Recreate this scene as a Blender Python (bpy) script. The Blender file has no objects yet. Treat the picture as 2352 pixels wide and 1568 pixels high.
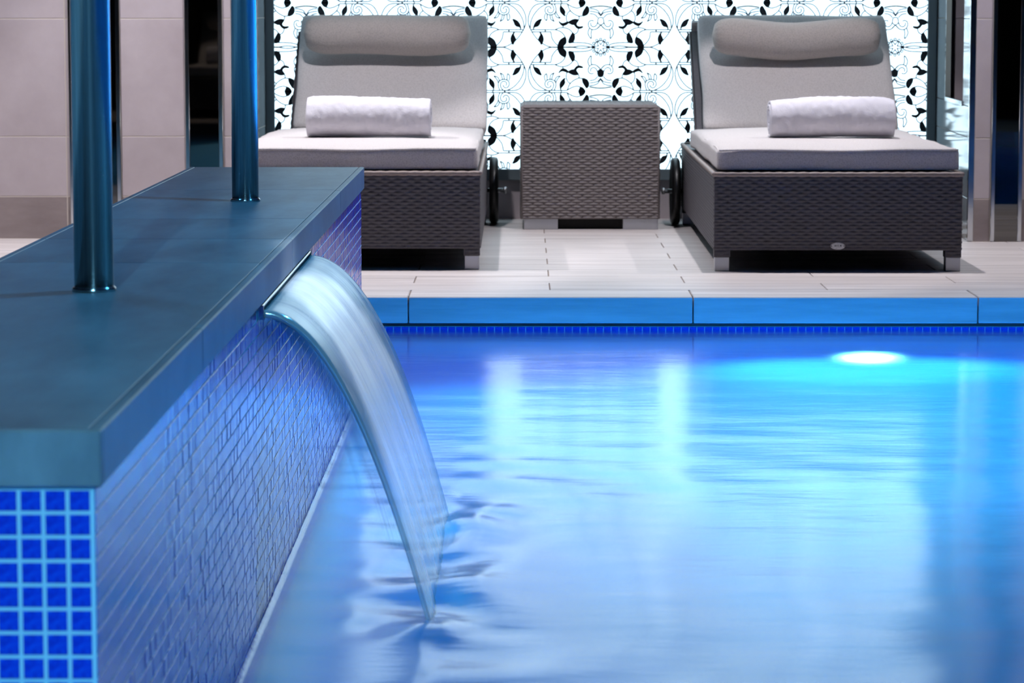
import bpy, bmesh, math, random
from mathutils import Vector, Matrix, noise
random.seed(7)
S = bpy.context.scene
COL = S.collection
PI = math.pi

# ------------------------------------------------------------------ camera, world, exposure
F_PX, CAM_H, VPX, VPY = 6800.0, 0.744, 1200.0, 20.0
cd = bpy.data.cameras.new('camera'); cam = bpy.data.objects.new('camera', cd); COL.objects.link(cam)
cd.sensor_width = 36; cd.lens = 36 * F_PX / 2352; cd.clip_start = 0.05; cd.clip_end = 60
PITCH = math.atan((784 - VPY) / F_PX); YAW = math.atan((VPX - 1176) / math.hypot(F_PX, 784 - VPY))
cam.location = (0, 0, CAM_H); cam.rotation_euler = (PI / 2 - PITCH, 0, YAW)
cd.dof.use_dof = True; cd.dof.focus_distance = 5.6; cd.dof.aperture_fstop = 16
S.camera = cam
S.view_settings.view_transform = 'Standard'; S.view_settings.look = 'None'
S.view_settings.exposure = 0.0; S.view_settings.gamma = 1.0
S.view_settings.use_curve_mapping = False
W = bpy.data.worlds.new('world'); S.world = W; W.use_nodes = True
W.node_tree.nodes['Background'].inputs[0].default_value = (0.02, 0.03, 0.05, 1)
W.node_tree.nodes['Background'].inputs[1].default_value = 1.0
S.cycles.max_bounces = 5; S.cycles.diffuse_bounces = 3; S.cycles.glossy_bounces = 3; S.cycles.transmission_bounces = 4
S.cycles.transparent_max_bounces = 16; S.cycles.volume_bounces = 0
S.cycles.caustics_reflective = False; S.cycles.caustics_refractive = True
S.cycles.sample_clamp_indirect = 4.0
S.cycles.use_adaptive_sampling = True; S.cycles.adaptive_threshold = 0.06

# key dimensions (metres): deck z = 0, water just below it
WATER = -0.088
CEIL = 2.6
DECK_Y = 7.657                      # pool edge of the deck
WALL_Y = 9.62                       # tiled wall left of the recess
COL_Y = 9.50                        # tiled pier right of the recess
BACK_Y = 10.545                     # back of the recess
HEAD_Z = 2.10                       # top of the recess
RX0, RX1, RY0, RY1 = -3.4, 3.6, -3.4, BACK_Y + .25   # room
PX0, PX1, PY0 = -0.74, 3.0, 0.9      # pool

DOWNLIGHTS = [  # x, y, watts, colour, spot degrees, point aimed at
    (-0.50, 8.86, 165, (.96, .93, .98), 74.5, None),
    (0.78, 8.86, 165, (.96, .93, .98), 74.5, None),
    (2.05, 8.80, 110, (.96, .93, .98), 76, None),
    (-1.85, 8.70, 230, (.96, .93, .98), 80, None),
    (-1.5, 5.2, 60, (.08, .45, 1.0), 110, None),  # added blue fill for the slab, in place of pool bounce
    (0.9, 4.6, 240, (.07, .50, 1.0), 110, None),  # added blue fill over slab and wall side, no known fixture
    (-0.35, -.9, 950, (.24, .70, 1.0), 30, (-.55, 2.7, .25)),
    (1.6, 1.4, 70, (.45, .72, 1.0), 100, None),  # added cool fill, gives the poles their highlights
    (-1.9, -1.6, 60, (1.0, .86, .74), 60, None),
    (0.50, 4.40, 480, (.84, .93, 1.0), 18, (-.06, 4.40, .1)),  # added accent that whitens the falling sheet
]

# ------------------------------------------------------------------ material helpers
def lin(r, g, b):
    f = lambda c: (c / 255 / 12.92) if c <= 10 else ((c / 255 + .055) / 1.055) ** 2.4
    return (f(r), f(g), f(b), 1)

class NT:
    def __init__(s, name):
        s.m = bpy.data.materials.new(name); s.m.use_nodes = True
        s.t = s.m.node_tree; s.n = s.t.nodes; s.n.clear()
        s.out = s.n.new('ShaderNodeOutputMaterial')
    def node(s, typ, **kw):
        nd = s.n.new('ShaderNode' + typ)
        for k, v in kw.items():
            if k in ('ins',):
                for i, val in v.items():
                    if isinstance(val, bpy.types.NodeSocket): s.t.links.new(val, nd.inputs[i])
                    else: nd.inputs[i].default_value = val
            else: setattr(nd, k, v)
        return nd
    def link(s, a, b): s.t.links.new(a, b)
    def coord(s, kind='Object', scale=(1, 1, 1), rot=(0, 0, 0)):
        tc = s.node('TexCoord'); mp = s.node('Mapping')
        s.link(tc.outputs[kind], mp.inputs[0]); mp.inputs['Scale'].default_value = scale; mp.inputs['Rotation'].default_value = rot
        return mp.outputs[0]
    def noise(s, vec, scale, detail=3, rough=.5):
        nd = s.node('TexNoise'); s.link(vec, nd.inputs['Vector'])
        nd.inputs['Scale'].default_value = scale; nd.inputs['Detail'].default_value = detail; nd.inputs['Roughness'].default_value = rough
        return nd.outputs['Fac']
    def ramp(s, fac, stops):
        nd = s.node('ValToRGB'); s.link(fac, nd.inputs[0]); e = nd.color_ramp.elements
        while len(e) < len(stops): e.new(.5)
        for q, (p, c) in zip(e, stops): q.position = p; q.color = c if len(c) == 4 else (*c, 1)
        return nd.outputs[0]
    def bump(s, h, strength=.3, dist=.002):
        nd = s.node('Bump'); s.link(h, nd.inputs['Height']); nd.inputs['Strength'].default_value = strength; nd.inputs['Distance'].default_value = dist
        return nd.outputs[0]
    def pbsdf(s, **kw):
        nd = s.node('BsdfPrincipled')
        for k, v in kw.items():
            k = k.replace('_', ' ')
            if isinstance(v, bpy.types.NodeSocket): s.link(v, nd.inputs[k])
            else: nd.inputs[k].default_value = v
        return nd
    def done(s, shader):
        s.link(shader.outputs[0] if hasattr(shader, 'outputs') else shader, s.out.inputs[0]); return s.m

def mat_plain(name, col, rough=.5, metal=0.0, spec=.5, vary=0.0, nscale=20, bump=0.0, bscale=200, coat=0.0):
    t = NT(name); v = t.coord()
    c = col
    if vary:
        f = t.noise(v, nscale, 4)
        c = t.ramp(f, [(.3, tuple(x * (1 - vary) for x in col[:3])), (.7, tuple(min(1, x * (1 + vary)) for x in col[:3]))])
    kw = dict(Base_Color=c, Roughness=rough, Metallic=metal, Specular_IOR_Level=spec, Coat_Weight=coat)
    if bump: kw['Normal'] = t.bump(t.noise(v, bscale, 2), bump, .001)
    return t.done(t.pbsdf(**kw))

def mat_stone(name, c0, c1, rough=.45, streak=(3, 14, 14), bump=.15, rot=(0, 0, 0), rnd=.08):
    t = NT(name); v = t.coord('Object', streak, rot)
    oi = t.node('ObjectInfo')
    add = t.node('VectorMath', operation='ADD'); t.link(v, add.inputs[0])
    cx = t.node('CombineXYZ'); mm = t.node('Math', operation='MULTIPLY'); t.link(oi.outputs['Random'], mm.inputs[0]); mm.inputs[1].default_value = 37
    t.link(mm.outputs[0], cx.inputs[0]); t.link(mm.outputs[0], cx.inputs[1]); t.link(cx.outputs[0], add.inputs[1])
    f = t.noise(add.outputs[0], 1.3, 6, .62)
    base = t.ramp(f, [(.30, c0), (.72, c1)])
    hv = t.node('HueSaturation'); mr = t.node('MapRange'); t.link(oi.outputs['Random'], mr.inputs[0])
    mr.inputs[3].default_value = 1 - rnd; mr.inputs[4].default_value = 1 + rnd
    t.link(mr.outputs[0], hv.inputs['Value']); t.link(base, hv.inputs['Color'])
    return t.done(t.pbsdf(Base_Color=hv.outputs[0], Roughness=rough, Normal=t.bump(f, bump, .004)))

def mat_mosaic(name):
    t = NT(name); v = t.coord('Object', (1, 1, 1))
    g = t.node('NewGeometry')
    f = t.noise(v, 160, 4, .6)
    base = t.ramp(f, [(.28, lin(3, 30, 140)), (.5, lin(5, 52, 182)), (.75, lin(12, 88, 210))])
    return t.done(t.pbsdf(Base_Color=base, Roughness=.16, Specular_IOR_Level=.42, Normal=t.bump(t.noise(v, 90, 2), .25, .002), Coat_Weight=0.0))

def mat_fabric(name, c0, c1, bstr=.5):
    t = NT(name); v = t.coord('Object')
    f = t.noise(v, 420, 2, .7)
    w = t.node('TexVoronoi', feature='F1'); t.link(v, w.inputs['Vector']); w.inputs['Scale'].default_value = 260
    mix = t.node('Math', operation='ADD'); t.link(f, mix.inputs[0]); t.link(w.outputs['Distance'], mix.inputs[1])
    base = t.ramp(mix.outputs[0], [(.35, c0), (1.0, c1)])
    return t.done(t.pbsdf(Base_Color=base, Roughness=.95, Specular_IOR_Level=.1, Sheen_Weight=.15, Normal=t.bump(mix.outputs[0], bstr, .0012)))

M = {}
M['wall_tile'] = mat_stone('wall_tile', lin(172, 160, 163), lin(196, 186, 190), .55, (2.5, 2.5, 2.5), .05, rnd=.03)
M['skirt_tile'] = mat_stone('skirting_tile', lin(126, 114, 114), lin(158, 146, 145), .5, (2, 2, 6), .08, rnd=.03)
M['recess_tile'] = mat_stone('glazed_recess_tile', lin(160, 170, 178), lin(182, 192, 198), .09, (2.5, 2.5, 2.5), .02, rnd=.02)
M['grout'] = mat_plain('wall_grout', lin(196, 186, 176), .9)
M['deck'] = mat_stone('deck_plank_stone', lin(176, 168, 166), lin(222, 214, 212), .48, (1.2, 16, 16), .12, rnd=.035)
M['deck_grout'] = mat_plain('deck_grout', lin(128, 112, 100), .9)
M['cap'] = mat_stone('capping_slate', lin(84, 90, 98), lin(120, 128, 136), .42, (8, 2.2, 4), .25, rnd=.04)
M['coping'] = mat_stone('coping_stone', lin(118, 126, 134), lin(160, 168, 174), .5, (2.2, 10, 9), .25, rnd=.04)
M['mosaic'] = mat_mosaic('blue_glass_mosaic')
M['mosaic_grout'] = mat_plain('mosaic_grout', lin(150, 196, 214), .8)
M['poolfloor'] = mat_plain('pool_floor_mosaic', lin(105, 152, 228), .5, vary=.12, nscale=3)
M['chrome'] = mat_plain('polished_steel', (.62, .64, .66, 1), .12, 1.0)
M['steel'] = mat_plain('brushed_steel', (.50, .52, .55, 1), .2, 1.0, vary=.12, nscale=60)
M['dark_mirror'] = mat_plain('smoked_mirror', (.15, .145, .14, 1), .015, 1.0)
M['wicker'] = mat_plain('woven_resin', lin(112, 104, 104), .5, vary=.14, nscale=160, bump=.2, bscale=900)
M['wicker_dark'] = mat_plain('woven_resin_dark', lin(78, 74, 80), .5, vary=.14, nscale=160, bump=.2, bscale=900)
M['wicker_rim_lit'] = mat_plain('woven_resin_rim_lit', lin(142, 128, 122), .5, vary=.12, nscale=160)  # rim tone lightened: light from above is put into the colour
M['fabric'] = mat_fabric('grey_cushion_fabric', lin(158, 152, 151), lin(204, 198, 197))
M['fabric_dk'] = mat_fabric('grey_bolster_fabric', lin(142, 135, 131), lin(186, 178, 173))
M['towel'] = mat_plain('white_terry', lin(216, 214, 222), .95, spec=.05, bump=1.0, bscale=300)
M['rubber'] = mat_plain('black_rubber', lin(20, 20, 22), .4)
M['black'] = mat_plain('matt_black', lin(10, 10, 11), .7)
M['foot'] = mat_plain('satin_aluminium', (.52, .53, .56, 1), .35, .85)
M['badge'] = mat_plain('worn_metal_badge', (.62, .60, .60, 1), .4, .7, vary=.25, nscale=300)
M['frame'] = mat_plain('dark_panel_frame', lin(104, 116, 122), .4)
M['print'] = mat_plain('charcoal_print', lin(28, 34, 44), .6)
M['print_line_glow'] = mat_plain('glow_tinted_line_print', lin(70, 100, 140), .6)  # blue tint paints the panel's glow onto the thin lines
M['wallpaint'] = mat_plain('room_wall', lin(84, 78, 76), .8)
M['ceiling'] = mat_plain('ceiling_paint', lin(96, 104, 118), .85)
def mat_rail():
    t = NT('rail_steel'); v = t.coord('Object', (60, 60, .6)); f = t.noise(v, 3, 4, .6)
    return t.done(t.pbsdf(Base_Color=t.ramp(f, [(.3, (.40, .42, .45)), (.7, (.62, .64, .66))]), Metallic=1.0, Roughness=.21, Anisotropic=.95, Anisotropic_Rotation=.25, Tangent=t.node('Tangent', direction_type='RADIAL', axis='Z').outputs[0], Normal=t.bump(f, .10, .002)))
M['rail'] = mat_rail()

def mat_emit(name, col, strength):
    t = NT(name); e = t.node('Emission'); e.inputs[0].default_value = col; e.inputs[1].default_value = strength
    return t.done(e)
M['panel'] = mat_emit('backlit_panel', (.64, .87, 1.0, 1), 2.5)
M['lens'] = mat_emit('downlight_lens', (1, .93, .85, 1), 6)
M['lens_blue'] = mat_emit('downlight_lens_blue', (.3, .7, 1, 1), 6)
M['pool_lens'] = mat_emit('pool_lamp_lens', (.8, .95, 1, 1), 50)

def mat_water():
    t = NT('pool_water'); v = t.coord('Object', (1.0, 2.6, 1))
    n1 = t.noise(v, 3.0, 3, .5)
    nrm = t.bump(n1, .10, .02)
    fr = t.node('Fresnel'); fr.inputs['IOR'].default_value = 1.33; t.link(nrm, fr.inputs['Normal'])
    gl = t.node('BsdfGlossy'); gl.inputs['Roughness'].default_value = .16; gl.inputs['Color'].default_value = (1, 1, 1, 1); t.link(nrm, gl.inputs['Normal'])
    tr = t.node('BsdfRefraction'); tr.inputs['Color'].default_value = (.20, .82, 1, 1); tr.inputs['Roughness'].default_value = .27; tr.inputs['IOR'].default_value = 1.33; t.link(nrm, tr.inputs['Normal'])
    mx = t.node('MixShader'); t.link(fr.outputs[0], mx.inputs[0]); t.link(tr.outputs[0], mx.inputs[1]); t.link(gl.outputs[0], mx.inputs[2])
    return t.done(mx)
M['water'] = mat_water()

def mat_fall(name, dens, seed, con=1.0, ufade=0.0, col=(.84, .92, 1, 1)):
    # silky falling water: u runs across the sheet, v along the fall
    t = NT(name); uv = t.coord('UV', (1, 1, 1))
    def streak(su, sv, off):
        mp = t.node('Mapping'); t.link(uv, mp.inputs[0]); mp.inputs['Scale'].default_value = (su, sv, 1); mp.inputs['Location'].default_value = (off, off * .37, seed)
        return mp.outputs[0]
    fine = t.noise(streak(150, 1.2, 3), 1.0, 2, .6)
    broad = t.noise(streak(9, .9, 8), 1.0, 3, .5)
    sx = t.node('SeparateXYZ'); t.link(uv, sx.inputs[0])
    def math_(op, a, b):
        nd = t.node('Math', operation=op)
        for i, q in enumerate((a, b)):
            if isinstance(q, bpy.types.NodeSocket): t.link(q, nd.inputs[i])
            else: nd.inputs[i].default_value = q
        nd.use_clamp = False
        return nd.outputs[0]
    b2 = t.node('MapRange'); t.link(broad, b2.inputs[0]); b2.inputs[1].default_value = .3; b2.inputs[2].default_value = .7; b2.inputs[3].default_value = -.28 * con; b2.inputs[4].default_value = .28 * con
    f2 = t.node('MapRange'); t.link(fine, f2.inputs[0]); f2.inputs[1].default_value = .3; f2.inputs[2].default_value = .7; f2.inputs[3].default_value = -.10; f2.inputs[4].default_value = .10
    dv = t.node('MapRange'); t.link(sx.outputs[1], dv.inputs[0]); dv.inputs[1].default_value = 0; dv.inputs[2].default_value = 1; dv.inputs[3].default_value = dens[0]; dv.inputs[4].default_value = dens[1]
    fac = t.node('Math', operation='ADD'); fac.use_clamp = True
    t.link(math_('ADD', b2.outputs[0], f2.outputs[0]), fac.inputs[0]); t.link(math_('SUBTRACT', dv.outputs[0], math_('MULTIPLY', math_('POWER', sx.outputs[0], 1.5), ufade)), fac.inputs[1])
    nrm = t.bump(fine, .2, .003)
    df = t.node('BsdfDiffuse'); df.inputs[0].default_value = col; t.link(nrm, df.inputs['Normal'])
    tl = t.node('BsdfTranslucent'); tl.inputs[0].default_value = col
    gl = t.node('BsdfGlossy'); gl.inputs['Roughness'].default_value = .15; t.link(nrm, gl.inputs['Normal'])
    m1 = t.node('MixShader'); m1.inputs[0].default_value = .45; t.link(df.outputs[0], m1.inputs[1]); t.link(tl.outputs[0], m1.inputs[2])
    m2 = t.node('MixShader'); m2.inputs[0].default_value = .55; t.link(m1.outputs[0], m2.inputs[1]); t.link(gl.outputs[0], m2.inputs[2])
    tr = t.node('BsdfTransparent'); tr.inputs[0].default_value = (.97, .99, 1, 1)
    mx = t.node('MixShader'); t.link(fac.outputs[0], mx.inputs[0]); t.link(tr.outputs[0], mx.inputs[1]); t.link(m2.outputs[0], mx.inputs[2])
    return t.done(mx)
M['fall'] = mat_fall('falling_water', (.95, .42), 0)
M['veil'] = mat_fall('thin_falling_water', (1.0, -.05), 5, .35, 1.1, (.30, .62, .95, 1))

# ------------------------------------------------------------------ mesh helpers
def link(name, me, parent=None, loc=None, rot=None):
    o = bpy.data.objects.new(name, me); COL.objects.link(o)
    if parent: o.parent = parent
    if loc is not None: o.location = loc
    if rot is not None: o.rotation_euler = rot
    return o
def empty(name, loc, rz=0):
    o = link(name, None, None, loc, (0, 0, rz)); o.empty_display_size = .05; return o
def tag(o, label=None, cat=None, group=None, kind=None):
    if label: o['label'] = label
    if cat: o['category'] = cat
    if group: o['group'] = group
    if kind: o['kind'] = kind
    return o

class MB:
    def __init__(s): s.v = []; s.f = []; s.uv = {}
    def add(s, vs, fs):
        b = len(s.v); s.v += [tuple(v) for v in vs]; s.f += [tuple(i + b for i in f) for f in fs]; return s
    def box(s, x0, x1, y0, y1, z0, z1, bev=0.0):
        if bev <= 0:
            vs = [(x, y, z) for z in (z0, z1) for y in (y0, y1) for x in (x0, x1)]
            return s.add(vs, [(0, 2, 3, 1), (4, 5, 7, 6), (0, 1, 5, 4), (2, 6, 7, 3), (0, 4, 6, 2), (1, 3, 7, 5)])
        bm = bmesh.new(); bmesh.ops.create_cube(bm, size=1)
        for v in bm.verts:
            v.co = ((x0 + x1) / 2 + v.co.x * (x1 - x0), (y0 + y1) / 2 + v.co.y * (y1 - y0), (z0 + z1) / 2 + v.co.z * (z1 - z0))
        bmesh.ops.bevel(bm, geom=bm.edges[:], offset=bev, segments=1, affect='EDGES')
        bm.verts.ensure_lookup_table()
        for i, v in enumerate(bm.verts): v.index = i
        s.add([v.co[:] for v in bm.verts], [[v.index for v in f.verts] for f in bm.faces]); bm.free(); return s
    def tube(s, pts, r, n=10, closed=False, caps=True):
        pts = [Vector(p) for p in pts]; N = len(pts); rings = []; up = Vector((0, 0, 1))
        prev = None
        for i, p in enumerate(pts):
            d = (pts[(i + 1) % N] - pts[i - 1]) if closed else (pts[min(i + 1, N - 1)] - pts[max(i - 1, 0)])
            d.normalize()
            a = prev if prev is not None else (up if abs(d.z) < .9 else Vector((1, 0, 0)))
            a = (a - d * a.dot(d)).normalized(); prev = a; b = d.cross(a)
            rr = r[i] if isinstance(r, (list, tuple)) else r
            rings.append([p + (a * math.cos(2 * PI * k / n) + b * math.sin(2 * PI * k / n)) * rr for k in range(n)])
        vs = [q for ring in rings for q in ring]; fs = []
        for i in range(N if closed else N - 1):
            j = (i + 1) % N
            for k in range(n): fs.append((i * n + k, i * n + (k + 1) % n, j * n + (k + 1) % n, j * n + k))
        if caps and not closed: fs += [tuple(range(n))[::-1], tuple((N - 1) * n + k for k in range(n))]
        return s.add(vs, fs)
    def grid(s, fn, nu, nv, uv=False):
        b = len(s.v)
        for j in range(nv + 1):
            for i in range(nu + 1):
                s.v.append(tuple(fn(i / nu, j / nv)))
                if uv: s.uv[len(s.v) - 1] = (i / nu, j / nv)
        for j in range(nv):
            for i in range(nu):
                a = b + j * (nu + 1) + i; s.f.append((a, a + 1, a + nu + 2, a + nu + 1))
        return s
    def mesh(s, name, mat, smooth=False):
        me = bpy.data.meshes.new(name); me.from_pydata(s.v, [], s.f); me.update()
        me.materials.append(M[mat] if isinstance(mat, str) else mat)
        if smooth: me.polygons.foreach_set('use_smooth', [True] * len(me.polygons))
        if s.uv:
            l = me.uv_layers.new(name='UVMap')
            for lp in me.loops: l.data[lp.index].uv = s.uv.get(lp.vertex_index, (0, 0))
        return me
    def build(s, name, mat, parent=None, smooth=False, loc=None, rot=None, kind=None):
        o = link(name, s.mesh(name, mat, smooth), parent, loc, rot)
        if kind: o['kind'] = kind
        return o

def bar(name, mat, parent, x0, x1, y0, y1, z0, z1, bev=0.0):
    return MB().box(x0, x1, y0, y1, z0, z1, bev).build(name, mat, parent)
def struct(name, mat, x0, x1, y0, y1, z0, z1, parent=None):
    o = bar(name, mat, parent, x0, x1, y0, y1, z0, z1)
    if not parent: o['kind'] = 'structure'
    return o
def rbox(sx, sy, sz, r, nx, ny, nz, puff=0.0, rough=0.0, seed=0):
    """pillow-like rounded box centred at the origin"""
    bm = bmesh.new()
    mb = MB()
    def face(o, a, b, na, nb):
        mb.grid(lambda u, v: (o[0] + a[0] * u + b[0] * v, o[1] + a[1] * u + b[1] * v, o[2] + a[2] * u + b[2] * v), na, nb)
    hx, hy, hz = sx / 2, sy / 2, sz / 2
    face((-hx, -hy, -hz), (0, sy, 0), (sx, 0, 0), ny, nx); face((-hx, -hy, hz), (sx, 0, 0), (0, sy, 0), nx, ny)
    face((-hx, -hy, -hz), (sx, 0, 0), (0, 0, sz), nx, nz); face((-hx, hy, -hz), (0, 0, sz), (sx, 0, 0), nz, nx)
    face((-hx, -hy, -hz), (0, 0, sz), (0, sy, 0), nz, ny); face((hx, -hy, -hz), (0, sy, 0), (0, 0, sz), ny, nz)
    out = []
    for (x, y, z) in mb.v:
        q = Vector((max(-hx + r, min(hx - r, x)), max(-hy + r, min(hy - r, y)), max(-hz + r, min(hz - r, z))))
        d = Vector((x, y, z)) - q
        p = q + (d.normalized() * r if d.length > 1e-9 else d)
        if puff:
            w = max(0, 1 - (p.x / hx) ** 4) * max(0, 1 - (p.y / hy) ** 6)
            p.z += (1 if z > 0 else -.3) * puff * w * (abs(p.z) / hz)
        if rough:
            p += Vector((noise.noise(Vector((p.x * 5 + seed, p.y * 5, p.z * 5))), noise.noise(Vector((p.x * 5, p.y * 5 + seed + 9, p.z * 5))), noise.noise(Vector((p.x * 5, p.y * 5, p.z * 5 + seed + 4))))) * rough
        out.append(p)
    mb.v = [tuple(p) for p in out]
    bm.free()
    me_b = bmesh.new()
    for v in mb.v: me_b.verts.new(v)
    me_b.verts.ensure_lookup_table()
    for f in mb.f: me_b.faces.new([me_b.verts[i] for i in f])
    bmesh.ops.remove_doubles(me_b, verts=me_b.verts[:], dist=1e-5)
    me_b.verts.ensure_lookup_table()
    for i, v in enumerate(me_b.verts): v.index = i
    mb.v = [v.co[:] for v in me_b.verts]; mb.f = [tuple(v.index for v in f.verts) for f in me_b.faces]; me_b.free()
    return mb
def copy_tree(o, parent=None):
    c = o.copy(); COL.objects.link(c); c.parent = parent
    for ch in list(o.children): copy_tree(ch, c)
    return c

# ------------------------------------------------------------------ the room shell
struct('wall_near', 'wallpaint', RX0, RX1, RY0 - .12, RY0, -1.5, CEIL)
struct('wall_left', 'wallpaint', RX0 - .12, RX0, RY0, RY1, -1.5, CEIL)
struct('wall_right', 'wallpaint', RX1, RX1 + .12, RY0, RY1, -1.5, CEIL)
struct('ceiling', 'ceiling', RX0 - .12, RX1 + .12, RY0 - .12, RY1, CEIL, CEIL + .1)

# ---- deck: grout bed with stone-look planks laid half-bond
floor = struct('floor', 'deck_grout', RX0, RX1, DECK_Y + .06, RY1, -.30, -.0035)
PL, PW = .7405, .2
def plank_mesh(w):
    return MB().box(-w / 2, w / 2, -PW / 2 + .0012, PW / 2 - .0012, -.0075, 0, .0012).mesh('plank', 'deck')
pm = plank_mesh(PL - .0026)
row = 0; y = DECK_Y + .2
while y < BACK_Y:
    off = -.2967 if row % 2 else .0735
    for k in range(-4, 4):
        cx = off + PL * (k + .5)
        if -2.6 < cx < 2.6 and not (y > WALL_Y and not -.95 < cx < 1.5):
            link('plank', pm, floor, (cx, y + PW / 2, random.uniform(-.0004, .0002)))
    y += PW; row += 1
# coping stones along the pool edge
cm = MB().box(-PL / 2 + .0016, PL / 2 - .0016, 0, .1985, -.068, 0, .002).mesh('coping_stone', 'deck')
for k in range(-3, 4):
    link('coping_stone', cm, floor, (-.2967 + PL * (k + .5), DECK_Y, random.uniform(-.0005, .0003)))
# deck on the camera's side of the pool, and along its ends
fn = struct('floor_near', 'deck', RX0, RX1, RY0, PY0, -.30, 0)
struct('floor_left', 'deck', RX0, PX0, PY0, DECK_Y + .06, -.30, 0)
struct('floor_right', 'deck', PX1, RX1, PY0, DECK_Y + .06, -.30, 0)

# ---- pool basin
POOL_Z = -1.10
struct('floor_pool', 'poolfloor', PX0 - .1, PX1 + .1, PY0 - .1, DECK_Y + .2, POOL_Z - .1, POOL_Z)
struct('wall_pool_left', 'poolfloor', PX0 - .1, PX0, PY0, DECK_Y, POOL_Z, -.3)
struct('wall_pool_right', 'poolfloor', PX1, PX1 + .1, PY0, DECK_Y, POOL_Z, -.3)
struct('wall_pool_near', 'poolfloor', PX0, PX1, PY0 - .1, PY0, POOL_Z, -.3)
MP = .02027
def tile_geo(gap, bev, dep):     # mosaic chip facing -y, centred
    h = MP / 2 - gap / 2; e = h - bev
    vs = [(-h, 0, -h), (h, 0, -h), (h, 0, h), (-h, 0, h), (-e, -dep, -e), (e, -dep, -e), (e, -dep, e), (-e, -dep, e)]
    return vs, [(4, 5, 6, 7), (0, 1, 5, 4), (1, 2, 6, 5), (2, 3, 7, 6), (3, 0, 4, 7)]
tv, tf = tile_geo(.0019, .0005, .0006)
tile_me = MB().add(tv, tf).mesh('mosaic_tile', 'mosaic')
tile_end = MB().add(*tile_geo(.0034, .0008, .0012)).mesh('mosaic_tile', 'mosaic')
far_y = DECK_Y + .012
wf = struct('wall_pool_far', 'mosaic_grout', PX0, PX1, far_y, DECK_Y + .2, POOL_Z, -.0685)
bar('gap_shade_strip', 'black', wf, PX0, PX1, far_y - .004, far_y + .01, -.0775, -.0686)  # black strip paints the shade of the gap under the coping
bar('pale_glow_facing', 'poolfloor', wf, PX0, PX1, far_y - .002, far_y + .01, POOL_Z, -.0785 - 12 * MP)  # pale facing added so the lamp's glow turns white on the wall
rest = MB(); z0 = -.0785
for r in range(12):
    z = z0 - MP * (r + .5)
    for c in range(-80, 110):
        x = -.2955 + MP * (c + .5)
        if not PX0 < x < PX1: continue
        if r < 3 and -6 < c < 80: link('mosaic_tile', tile_me, wf, (x, far_y, z), (random.uniform(-.006, .006), 0, random.uniform(-.006, .006)))
        else: rest.add([(a + x, b + far_y, d + z) for a, b, d in tv], tf)
rest.build('mosaic', 'mosaic', wf, kind='stuff')

# ---- underwater lamp on the far pool wall
def pool_lamp(x, y, z, face, label, power, tilt=.30, lr=.06):
    e = empty('pool_lamp', (x, y, z)); tag(e, label, 'pool light')
    r_ = MB(); n = 24
    pr = [(lr, 0), (lr + .010, -.004), (lr + .014, -.010), (lr + .004, -.014), (lr, -.012)]
    vs = [(rr * math.cos(2 * PI * k / n), yy, rr * math.sin(2 * PI * k / n)) for rr, yy in pr for k in range(n)]
    fs = [(i * n + k, i * n + (k + 1) % n, (i + 1) * n + (k + 1) % n, (i + 1) * n + k) for i in range(len(pr) - 1) for k in range(n)]
    r_.add(vs, fs).build('bezel', 'chrome', e, True)
    d = MB(); d.add([(0, -.012, 0)] + [((lr + .001) * math.cos(2 * PI * k / n), -.009, (lr + .001) * math.sin(2 * PI * k / n)) for k in range(n)], [(0, k + 1, (k + 1) % n + 1) for k in range(n)])
    d.build('lens', 'pool_lens', e)
    ld = bpy.data.lights.new('pool_lamp_light', 'SPOT'); ld.energy = power; ld.color = (.40, .84, 1); ld.spot_size = math.radians(172); ld.spot_blend = .5; ld.shadow_soft_size = .03
    lo = bpy.data.objects.new('lamp_light', ld); COL.objects.link(lo); lo.parent = e; lo.location = (0, -.05, 0); lo.rotation_euler = (-PI / 2 + tilt, 0, 0)
    e.rotation_euler = (0, 0, face); return e
pool_lamp(.9015, far_y - .002, -.600, 0, 'round pool light glowing just below the waterline under the deck edge', 420, 1.2, .06)
pool_lamp(-.2, PY0 + .004, -.60, PI, 'round pool light on the near pool wall at the left end', 54)
pool_lamp(1.7, PY0 + .004, -.60, PI, 'round pool light on the near pool wall at the right end', 54)

# ------------------------------------------------------------------ tiled walls beyond the deck
def tiled_wall(name, x0, x1, yf, depth, strips, cols):
    """wall with face at yf; strips = [(x0,x1)] gaps left for mirrors; cols = vertical joints"""
    w = struct(name, 'grout', x0, x1, yf + .0007, yf + depth, -.02, CEIL)
    zs = [(0, .1375, 'skirt_tile'), (.1375, .332, 'wall_tile'), (.332, .712, 'wall_tile'), (.712, 1.092, 'wall_tile'), (1.092, 1.472, 'wall_tile'), (1.472, 1.852, 'wall_tile'), (1.852, 2.232, 'wall_tile'), (2.232, CEIL, 'wall_tile')]
    for za, zb, m in zs:
        xs = sorted([x0, x1] + [c for c in cols] + [q for s in strips for q in s])
        for a, b in zip(xs, xs[1:]):
            if any(a >= s[0] - 1e-6 and b <= s[1] + 1e-6 for s in strips) or b - a < .006: continue
            bar('wall_tile', m, w, a + .0016, b - .0016, yf, yf + .012, za + .0016, zb - .0016, .0008)
    return w
def mirror_strip(name, x0, x1, yf, label, tr=.014):
    e = empty(name, ((x0 + x1) / 2, yf, 0)); tag(e, label, 'mirror')
    h = (x1 - x0) / 2
    bar('mirror_glass', 'dark_mirror', e, -h + tr, h - tr, -.004, .0004, .004, CEIL - .01)
    for s in (-1, 1):
        a, b = sorted((s * (h - tr), s * h)); bar('trim', 'chrome', e, a, b, -.008, .0004, .001, CEIL - .01, .0015)
    return e
wl = tiled_wall('wall_back_left', RX0, -.912, WALL_Y, .92, [(-1.47, -1.303), (-1.093, -.971)], [-1.4804, -2.22, -2.96])
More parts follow.
